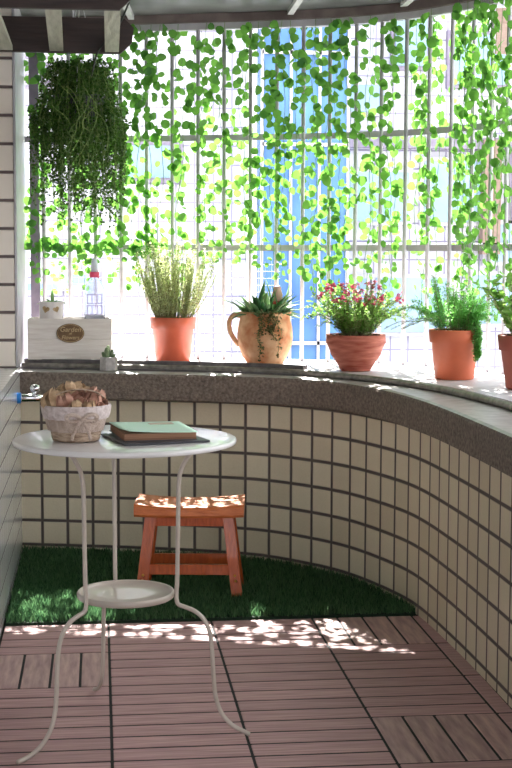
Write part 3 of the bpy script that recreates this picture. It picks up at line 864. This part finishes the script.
text_mesh('of', .012, 'lettering', M['letter'], pq, (0, -.0071, -.0015))
text_mesh('Flowers', .020, 'lettering', M['letter'], pq, (0, -.0071, -.016))
v = MB()
for i in range(40):
    pass
ring = [(.0465 * math.cos(2 * PI * i / 48), -.0067, .0312 * math.sin(2 * PI * i / 48)) for i in range(49)]
v.tube(ring, .0008, 5); v.build('border', M['letter'], pq)

# white heart pot (in the crate, left)
hpot = empty('potted_sprout', (-.195, 1.170, ZL + .0245)); tag(hpot, 'white pot with two hearts and dark sprouts standing in the crate', 'potted plant')
v = MB(); v.lathe([(.036, 0), (.039, .003), (.045, .19), (.045, .195), (.041, .195), (.040, .18)], 36, wob=lambda a, k: (.0016 * math.sin(9 * a) if k > .5 else 0)); v.build('pot', M['whitepot'], hpot)
v = MB(); rs = random.Random(12)
def heart(mb, T, s):
    pts = []
    for i in range(28):
        t = 2 * PI * i / 28
        pts.append((s * 16 * math.sin(t) ** 3 / 17, 0, s * (13 * math.cos(t) - 5 * math.cos(2 * t) - 2 * math.cos(3 * t) - math.cos(4 * t)) / 17))
    n_ = len(pts)
    bk = [(x, .004, z) for x, y, z in pts]
    mb.add(pts + bk, [tuple(range(n_))] + [(i, (i + 1) % n_, n_ + (i + 1) % n_, n_ + i) for i in range(n_)], False, T)
for (ax, s_) in ((-.42, .0145), (.42, .0125)):
    T = Matrix.Rotation(ax, 4, 'Z') @ Matrix.Translation((0, -.0472, .168)) @ Matrix.Rotation(.25 if ax < 0 else -.35, 4, 'Y')
    v = MB(); heart(v, T, s_); v.build('heart', M['heart'], hpot)
v = MB()
for k in range(14):
    a = rs.uniform(0, 6.28); q = rs.uniform(.005, .034)
    blade(v, (q * math.cos(a), q * math.sin(a), .188), rs.uniform(.02, .035), .008, a - PI / 2, rs.uniform(.1, .9), .3)
blade(v, (.004, 0, .188), .052, .007, 0.2, 1.5, .05)
v.build('leaves', M['succ'], hpot)
# clear bottle with pink collar (in the crate, right)
bt = empty('plastic_bottle', (-.037, 1.170, ZL + .0245)); tag(bt, 'clear plastic bottle with a pink collar standing in the crate', 'bottle')
v = MB(); v.lathe([(.033, 0), (.0375, .004), (.038, .02), (.038, .225), (.036, .245), (.027, .268), (.0165, .280), (.0155, .285), (.0145, .285), (.0155, .279), (.026, .265), (.0345, .243), (.0365, .225), (.0365, .006), (.030, .003)], 40); v.build('body', M['bottle'], bt)
v = MB(); v.lathe([(.0175, .284), (.0185, .286), (.0185, .302), (.0175, .304)], 28); v.build('collar', M['pinkcap'], bt)
v = MB(); v.lathe([(.0135, .304), (.0135, .323), (.012, .336), (.010, .343), (.009, .350), (.005, .353)], 24); v.build('cap', M['cap'], bt)
v = MB()
for (cx, cz) in ((-.0, .205), (0, .165)):
    for a in (-.75, -.25, .25, .75):
        for (da, w, h) in ((0, .003, .032),):
            T = Matrix.Rotation(a, 4, 'Z') @ Matrix.Translation((0, -.0386, cz)); v.box((0, 0, 0), (w, .0012, h), M=T)
    for zz in (cz - .016, cz + .016):
        for k in range(12):
            a = -.75 + 1.5 * k / 11; T = Matrix.Rotation(a, 4, 'Z') @ Matrix.Translation((0, -.0386, zz)); v.box((0, 0, 0), (.0056, .0012, .003), M=T)
v.build('print', M['lav'], bt)

# ------------------------------------------------------------------ tap on the left wall
tp = empty('water_tap', (-.302, .80, .582)); tag(tp, 'chrome water tap with a blue wall fitting on the left wall', 'tap')
def xtube(v, pts, r, n=14): v.tube(pts, r, n)
v = MB(); xtube(v, [(0.0005, 0, 0), (.013, 0, 0)], .019, 20); v.build('wall_fitting', M['blue'], tp)
v = MB(); xtube(v, [(.013, 0, 0), (.018, 0, 0), (.055, 0, 0), (.085, 0, -.002)], [.016, .014, .0135, .0125])
xtube(v, catmull([Vector((.08, 0, 0)), Vector((.105, 0, -.004)), Vector((.118, 0, -.02)), Vector((.120, 0, -.04))], 6), .009); v.build('body', M['chrome'], tp)
v = MB(); xtube(v, [(.060, 0, .006), (.060, 0, .026)], .008); xtube(v, [(.050, 0, .030), (.072, 0, .030)], [.014, .012], 16)
v.lathe([(.004, .020), (.016, .024), (.019, .034), (.014, .044), (.004, .047)], 20, M=Matrix.Translation((.062, 0, 0))); v.build('handle', M['chrome'], tp)

# ------------------------------------------------------------------ bistro table
tb = empty('bistro_table', (.034, -.93, 0)); tag(tb, 'round cream metal bistro table with three curved legs and lower tray', 'table')
v = MB(); v.lathe([(.232, .6545), (.243, .653), (.2465, .655), (.247, .6605), (.2455, .664), (.241, .665), (.10, .6645), (.002, .6645)], 96); v.build('tabletop', M['tabletop'], tb)
v = MB(); v.lathe([(.095, .3065), (.104, .305), (.1085, .308), (.109, .317), (.107, .320), (.1035, .320), (.101, .317), (.0995, .313), (.05, .3125), (.002, .3125)], 72); v.build('tray', M['table'], tb)
for az in (-138.8, -17, 101.0):
    a = rad(az); fr = {-138.8: .308, -17: .283, 101.0: .290}[az]
    prof = [(.176, .649), (.158, .644), (.139, .620), (.127, .595), (.122, .56), (.120, .45), (.1185, .36), (.1165, .32), (.117, .305), (.122, .294), (.14, .288), (.16, .280), (.180, .262), (.193, .232), (.198, .19), (.201, .14), (.206, .09), (.220, .052), (.245, .026), (.275, .012), (fr, .0075)]
    a2 = rad(104.6) if az > 100 else a
    pts = catmull([Vector((r * math.cos(a + (a2 - a) * (z < .3)), r * math.sin(a + (a2 - a) * (z < .3)), z)) for r, z in prof], 5)
    v = MB(); v.tube(pts, .0050, 12); v.build('leg', M['table'], tb)

# basket of dried flowers
ba = empty('fabric_basket', (-0.0730, -.965, 0.6655), rad(10)); ba.scale = (.94, .94, .86); tag(ba, 'small cream linen and wicker basket with bow on the table', 'basket')
v = MB(); v.lathe([(.048, 0), (.054, .002), (.0555, .006), (.060, .03), (.064, .05), (.070, .078), (.067, .078), (.060, .05), (.052, .006), (.05, .004)], 48, cap1=True); v.build('body', M['wicker'], ba)
v = MB(); v.lathe([(.0625, .026), (.066, .040), (.071, .060), (.0775, .084), (.078, .090), (.074, .0895), (.0715, .084), (.069, .07)], 72, cap0=False, cap1=False,
               wob=lambda a, k: (.0016 * math.sin(13 * a) + .001 * math.sin(29 * a + 1)) * (1 if k < .7 else .3)); v.build('liner', M['linen'], ba)
v = MB(); v.lathe([(.0735, .058), (.0775, .068), (.081, .088), (.0795, .093), (.075, .092)], 72, cap0=False, cap1=False, wob=lambda a, k: .0022 * math.sin(18 * a) * (1 - k)); v.build('lace_cuff', M['lace'], ba)
v = MB()
def ribbon(mb, pts, w):
    pts = [Vector(p) for p in pts]; vs = []; fs = []
    for i, p in enumerate(pts):
        t = (pts[min(i + 1, len(pts) - 1)] - pts[max(i - 1, 0)]).normalized(); sd = t.cross(Vector((0, -1, 0))).normalized()
        for dy in (0, .0008): vs += [p + sd * w + Vector((0, dy, 0)), p - sd * w + Vector((0, dy, 0))]
    for i in range(len(pts) - 1):
        a, b = 4 * i, 4 * i + 4
        fs += [(a, a + 1, b + 1, b), (a + 3, a + 2, b + 2, b + 3), (a + 1, a + 3, b + 3, b + 1), (a + 2, a, b, b + 2)]
    fs += [(0, 2, 3, 1), (len(vs) - 4, len(vs) - 3, len(vs) - 1, len(vs) - 2)]
    mb.add(vs, fs, True)
for sg in (-1, 1):
    ribbon(v, catmull([Vector((0, -.080, .062)), Vector((sg * .018, -.086, .074)), Vector((sg * .034, -.083, .070)), Vector((sg * .030, -.080, .058)), Vector((sg * .012, -.082, .058)), Vector((0, -.081, .061))], 5), .005)
    ribbon(v, catmull([Vector((0, -.081, .060)), Vector((sg * .010, -.079, .045)), Vector((sg * .018, -.074, .026)), Vector((sg * .022, -.072, .008))], 5), .004)
v.lathe([(.002, -.005), (.006, -.002), (.006, .002), (.002, .005)], 12, M=Matrix.Translation((0, -.083, .062))); v.build('bow', M['linen'], ba)
for k, (tl, dx) in enumerate(((.75, .0), (-.95, .0))):
    pts = []
    for i in range(25):
        a = PI * i / 24; pts.append(Vector((.071 * math.cos(a), -.066 * math.sin(a) * math.sin(tl), .085 + .066 * math.sin(a) * math.cos(tl))))
    v = MB(); v.tube(pts, .0022, 7); v.build('handle', M['wicker'], ba)
rs = random.Random(14)
def rose_mb(rs, r):
    f = MB()
    for layer in range(4):
        rr = r * (.35 + .22 * layer); n_ = 3 + layer
        for j in range(n_):
            a0 = 2 * PI * j / n_ + layer * .7 + rs.uniform(-.2, .2); span = 2 * PI / n_ * .85
            vs = []; fs = []
            for u in range(6):
                for w in range(6):
                    aa = a0 + span * (u / 5 - .5) * math.sin(PI * (.15 + .7 * w / 5)) ** .5
                    el = -1.2 + (1.2 + 1.35 - .13 * layer) * w / 5
                    q = rr * (1 + .12 * math.sin(3 * u + layer + j) * w / 5 + (.10 if w == 5 else 0))
                    vs.append((q * math.cos(el) * math.cos(aa), q * math.cos(el) * math.sin(aa), q * math.sin(el)))
            for u in range(5):
                for w in range(5): fs.append((u * 6 + w, u * 6 + 6 + w, u * 6 + 7 + w, u * 6 + 1 + w))
            f.add(vs, fs, True)
    f.lathe([(r * .1, -r * .6), (r * .3, -r * .3), (r * .32, r * .2), (r * .1, r * .45)], 10)
    return f
spots = [(-.052, -.012, .097, .030), (-.030, -.040, .098, .022), (-.022, .02, .108, .026), (.004, -.036, .104, .022), (.008, .008, .118, .024), (.030, -.030, .098, .024), (.046, .004, .104, .024), (.028, .034, .104, .024),
         (-.005, .046, .100, .022), (-.044, .036, .098, .024), (.052, -.032, .092, .017), (-.010, -.058, .090, .016), (.020, -.056, .090, .016), (-.018, -.008, .128, .018)]
where = ['on the left rim', 'at the front left', 'at the rear left', 'just left of the front centre', 'on top of the heap', 'at the front right', 'on the right rim', 'at the rear right', 'at the very back', 'behind the left rim', 'tucked low at the right', 'lowest behind the bow', 'low and right of the bow', 'crowning the left of the heap']
Mb = Matrix.Translation((-0.0730, -.965, 0.6655)) @ Matrix.Rotation(rad(10), 4, 'Z') @ Matrix.Diagonal((.94, .94, .88, 1))
prot = []
for k, (x, y, z, r) in enumerate(spots):
    pk = k in (1, 3, 5, 6, 10)
    if k < 2 or k in ():
        o = rose_mb(rs, .024).build('dried_rose', M['rosep'] if k == 1 else M['rose']); prot.append(o)
    else:
        o = prot[1 if pk else 0].copy(); C.objects.link(o)
    o.location = Mb @ Vector((x, y, z)); s_ = .95 * r / .024; o.scale = (s_, s_, s_ * .9)
    o.rotation_euler = (rs.uniform(.2, 1.0), rs.uniform(-.5, .5), rs.uniform(0, 6.28))
    tag(o, '%s dried rose %s in the basket' % ('dusty pink' if pk else 'tan brown', where[k]), 'dried flower', 'dried roses heaped in the basket')

# books on the table
def quad_prism(mb, P, z0, z1):
    vs = [(x, y, z0) for x, y in P] + [(x, y, z1) for x, y in P]
    mb.add(vs, [(3, 2, 1, 0), (4, 5, 6, 7), (0, 1, 5, 4), (1, 2, 6, 5), (2, 3, 7, 6), (3, 0, 4, 7)], False)
BR = rad(15)
b1 = empty('notebook', (0.0980, -.957, 0.6655), BR); tag(b1, 'thin dark grey notebook lying under the mint covered book', 'book')
v = MB(); v.box((0, 0, .002), (.192, .192, .004), bevel=.001); v.build('cover', M['slate'], b1)
b2 = empty('album', (0.0945, -.923, 0.6700), rad(8.5)); tag(b2, 'thick mint green covered album with brown kraft pages', 'book')
v = MB(); v.box((0, 0, .0075), (.158, .192, .015), bevel=.001); v.build('pages', M['kraft'], b2)
v = MB()
nx, ny = 12, 6; vs = []
for th in (0, .0016):
    for i in range(nx + 1):
        for j in range(ny + 1):
            u = i / nx; w = j / ny
            lift = .006 * (1 - u) ** 2 * (.4 + .6 * (1 - w)) 
            vs.append((-.081 + .162 * u + .035 * max(0, .35 - w) * (1 - u) ** 2, -.099 + .198 * w, .0153 + lift + th))
fs = []; S = (nx + 1) * (ny + 1)
for i in range(nx):
    for j in range(ny):
        a = i * (ny + 1) + j; fs.append((S + a, S + a + ny + 1, S + a + ny + 2, S + a + 1)); fs.append((a, a + 1, a + ny + 2, a + ny + 1))
for i in range(nx):
    a = i * (ny + 1); fs.append((a, a + ny + 1, S + a + ny + 1, S + a)); a += ny; fs.append((a + ny + 1, a, S + a, S + a + ny + 1))
for j in range(ny):
    fs.append((j + 1, j, S + j, S + j + 1)); a = nx * (ny + 1) + j; fs.append((a, a + 1, S + a + 1, S + a))
v.add(vs, fs, True); v.build('front_cover', M['mint'], b2)
v = MB(); v.box((.030, .055, .0180), (.055, .030, .0012), bevel=.0005); v.build('title_label', M['label'], b2)
v = MB(); v.box((0, 0, -.0008 + .0008), (.162, .196, .0014)); v.build('rear_cover', M['slate'], b2)

# ------------------------------------------------------------------ stool
st = empty('step_stool', (.262, .335, .0145), rad(-7)); tag(st, 'small orange stained wooden stool with curved seat on the grass', 'stool')
v = MB()
nx = 20; vs = []; W = .340; D = .205
def seat_z(x): return -.006 + .011 * (2 * x / W) ** 2
rows = []
prof = [(-D / 2 + .006, -.038), (-D / 2, -.030), (-D / 2, -.008), (-D / 2 + .006, -.001), (-D / 2 + .02, 0), (0, 0), (D / 2 - .02, 0), (D / 2 - .006, -.001), (D / 2, -.008), (D / 2, -.030), (D / 2 - .006, -.038)]
k = len(prof)
for i in range(nx + 1):
    x = -W / 2 + W * i / nx
    for (y, z) in prof: vs.append((x, y, .286 + (seat_z(x) if z > -.02 else seat_z(x) * .35) + z))
fs = []
for i in range(nx):
    for j in range(k):
        l = (j + 1) % k; fs.append((i * k + j, i * k + l, (i + 1) * k + l, (i + 1) * k + j))
fs += [tuple(reversed(range(k))), tuple(range(nx * k, nx * k + k))]
v.add(vs, fs, False); v.build('seat', M['stool'], st)
def bar4(mb, p, q, wx, wy, wx2=None):
    p, q = Vector(p), Vector(q); wx2 = wx2 or wx
    vs = [(p.x + i * wx, p.y + j * wy, p.z) for i, j in ((-1, -1), (1, -1), (1, 1), (-1, 1))] + [(q.x + i * wx2, q.y + j * wy, q.z) for i, j in ((-1, -1), (1, -1), (1, 1), (-1, 1))]
    mb.add(vs, [(3, 2, 1, 0), (4, 5, 6, 7), (0, 1, 5, 4), (1, 2, 6, 5), (2, 3, 7, 6), (3, 0, 4, 7)], False)
for sx in (-1, 1):
    for sy in (-1, 1):
        v = MB(); bar4(v, (sx * .151, sy * .090, -.008), (sx * .120, sy * .066, .249), .017, .011); lg = v.build('leg', M['stool_leg'], st)
        if sy < 0:
            for zz in (.050, .066):
                v = MB(); t = zz / .249; v.lathe([(.0045, 0), (.0045, .003), (.003, .005), (.001, .0055)], 10, M=Matrix.Translation((sx * (.151 - .031 * t), sy * (.0900 - .024 * t) - .011, zz)) @ Matrix.Rotation(PI / 2, 4, 'X')); v.build('bolt', M['brass'], lg)
for sy in (-1, 1):
    v = MB(); v.box((0, sy * .067, .232), (.23, .016, .030), bevel=.001); v.build('apron', M['stool_leg'], st)
    v = MB(); v.box((0, sy * .080, .082 if sy < 0 else .082), (.262, .014, .032), bevel=.001); v.build('stretcher', M['stool_leg'], st)
for sx in (-1, 1):
    v = MB(); v.box((sx * .123, 0, .232), (.014, .115, .030), bevel=.001); v.build('apron', M['stool_leg'], st)

# ------------------------------------------------------------------ outside
def facade_uv(p): return (p.x + p.y * .37, p.z)
mb = MB(); mb.box((3, 9.5, -.6), (30, 16, .1)); o = mb.build('street', M['ground']); struct(o)
bL = empty('apartment_building', (-.8, 8, -.55)); tag(bL, 'white tiled apartment building outside, left of the blue glass tower', 'building')
v = MB(); v.box((-.25, 1.5, 3.0), (4.6, 3, 6)); v.build('wall', M['facade'], bL, uvf=facade_uv)
for (x, z, w, h) in ((1.22, 2.42, .55, .35), (-.2, 2.45, .5, .6), (.62, 1.42, .30, .16), (.30, 1.36, .34, .14), (.35, 3.7, .7, .6)):
    v = MB(); v.box((x, -.01, z), (w, .08, h)); f_ = v.build('window', M['frame'] if z > 2 else M['bar'], bL)
    v = MB(); v.box((x, -.055, z), (w - .08, .02, h - .08)); v.build('pane', M['pane'], f_)
v = MB()
for k in range(12): v.box((-.05, -.20, 3.0 + k * .05), (.9, .03, .02))
v.build('louvre', M['frame'], bL)
bB = empty('glass_tower', (1.69, 7.6, -.55)); tag(bB, 'blue glass fronted building seen through the middle of the window', 'building')
v = MB(); v.box((0, .19, 3.0), (.72, .38, 6)); v.build('glass_wall', M['bluefac'], bB)
for x in (-.36, -.12, .12, .36):
    v = MB(); v.box((x, -.015, 3.0), (.022, .04, 6)); v.build('mullion', M['bar'], bB)
for z in (.9, 1.7, 2.55, 3.3, 4.1):
    v = MB(); v.box((0, -.02, z), (.72, .03, .03)); v.build('transom', M['bar'], bB)
bR = empty('office_building', (3.2, 8.2, -.55)); tag(bR, 'white tiled building with blue windows outside, at the right', 'building')
v = MB(); v.box((.9, 1.5, 3.0), (4.1, 3, 6)); v.build('wall', M['facade'], bR, uvf=facade_uv)
for (x, z, w, h, k) in ((-.78, 2.15, .62, .5, 'pane'), (-.1, 2.2, .6, .6, 'pane'), (-.45, 1.2, .75, .55, 'pane'), (.3, 1.25, .5, .5, 'pane'), (-.5, 3.5, .35, .5, 'frame'), (.10, 3.35, .55, .5, 'frame'), (.55, 2.3, .3, .75, 'frame'), (-.9, 3.0, .4, .3, 'pane'), (.35, 1.75, .35, .4, 'pane'), (-.95, 1.22, .22, .5, 'pane')):
    v = MB(); v.box((x, -.02, z), (w, .08, h)); f_ = v.build('window', M['frame'] if k == 'frame' else M['bar'], bR)
    v = MB(); v.box((x, -.065, z), (w - .07, .02, h - .07)); v.build('pane', M['pane'], f_)
v = MB(); v.box((.22, -.10, 2.15), (.16, .14, 1.0)); v.build('column', M['beige'], bR)
v = MB(); v.box((-.2, -.08, 2.62), (1.9, .1, .10)); v.build('cornice', M['frame'], bR)
v = MB(); v.box((-.2, -.10, 1.72), (1.9, .14, .06)); v.build('ledge', M['bar'], bR)
ev = empty('roof_eave', (2.046, 2.3, 2.09)); tag(ev, 'beige corner of a neighbouring roof eave at the top right', 'roof')
v = MB(); v.add([(-.30, -.1, .02), (.8, -.5, .02), (.8, .8, .02), (-.05, .8, .02), (-.30, -.1, .09), (.8, -.5, .09), (.8, .8, .09), (-.05, .8, .09)], [(3, 2, 1, 0), (4, 5, 6, 7), (0, 1, 5, 4), (1, 2, 6, 5), (2, 3, 7, 6), (3, 0, 4, 7)], False); v.build('eave', M['beige'], ev)

# ------------------------------------------------------------------ camera
f, pit, yaw, roll, H, cx, cy = 1395.3, .0903, .1124, .0036, 1.0634, -.0224, -4.0136
F = Vector((math.sin(yaw) * math.cos(pit), math.cos(yaw) * math.cos(pit), -math.sin(pit)))
Rr = Vector((math.cos(yaw), -math.sin(yaw), 0)); U = Rr.cross(F)
R2 = Rr * math.cos(roll) + U * math.sin(roll); U2 = R2.cross(F)
cam = bpy.data.cameras.new('camera'); cam.sensor_fit = 'VERTICAL'; cam.sensor_height = 36; cam.sensor_width = 24; cam.lens = f * 36 / 768
cam.clip_start = .05; cam.clip_end = 200
co_ = bpy.data.objects.new('camera', cam); C.objects.link(co_)
Mx = Matrix((R2, U2, -F)).transposed().to_4x4(); Mx.translation = (cx, cy, H); co_.matrix_world = Mx
bpy.context.scene.camera = co_

# ------------------------------------------------------------------ light
W_ = bpy.data.worlds.new('world'); bpy.context.scene.world = W_; W_.use_nodes = True
nt = W_.node_tree; nt.nodes.clear()
out = nt.nodes.new('ShaderNodeOutputWorld'); bg = nt.nodes.new('ShaderNodeBackground')
bg.inputs[0].default_value = (.93, .96, 1.0, 1); bg.inputs[1].default_value = 1.0
nt.links.new(bg.outputs[0], out.inputs[0])
sl = bpy.data.lights.new('sun', 'SUN'); sl.energy = 8.5; sl.angle = rad(.6); sl.color = (1, .96, .9)
so_ = bpy.data.objects.new('sun', sl); C.objects.link(so_)
d = Vector((-.03, -1, -1.05)).normalized()
so_.rotation_euler = d.to_track_quat('-Z', 'Y').to_euler()
vs_ = bpy.context.scene.view_settings
vs_.view_transform = 'Standard'; vs_.look = 'None'; vs_.exposure = 1.9; vs_.gamma = 1; vs_.use_curve_mapping = False
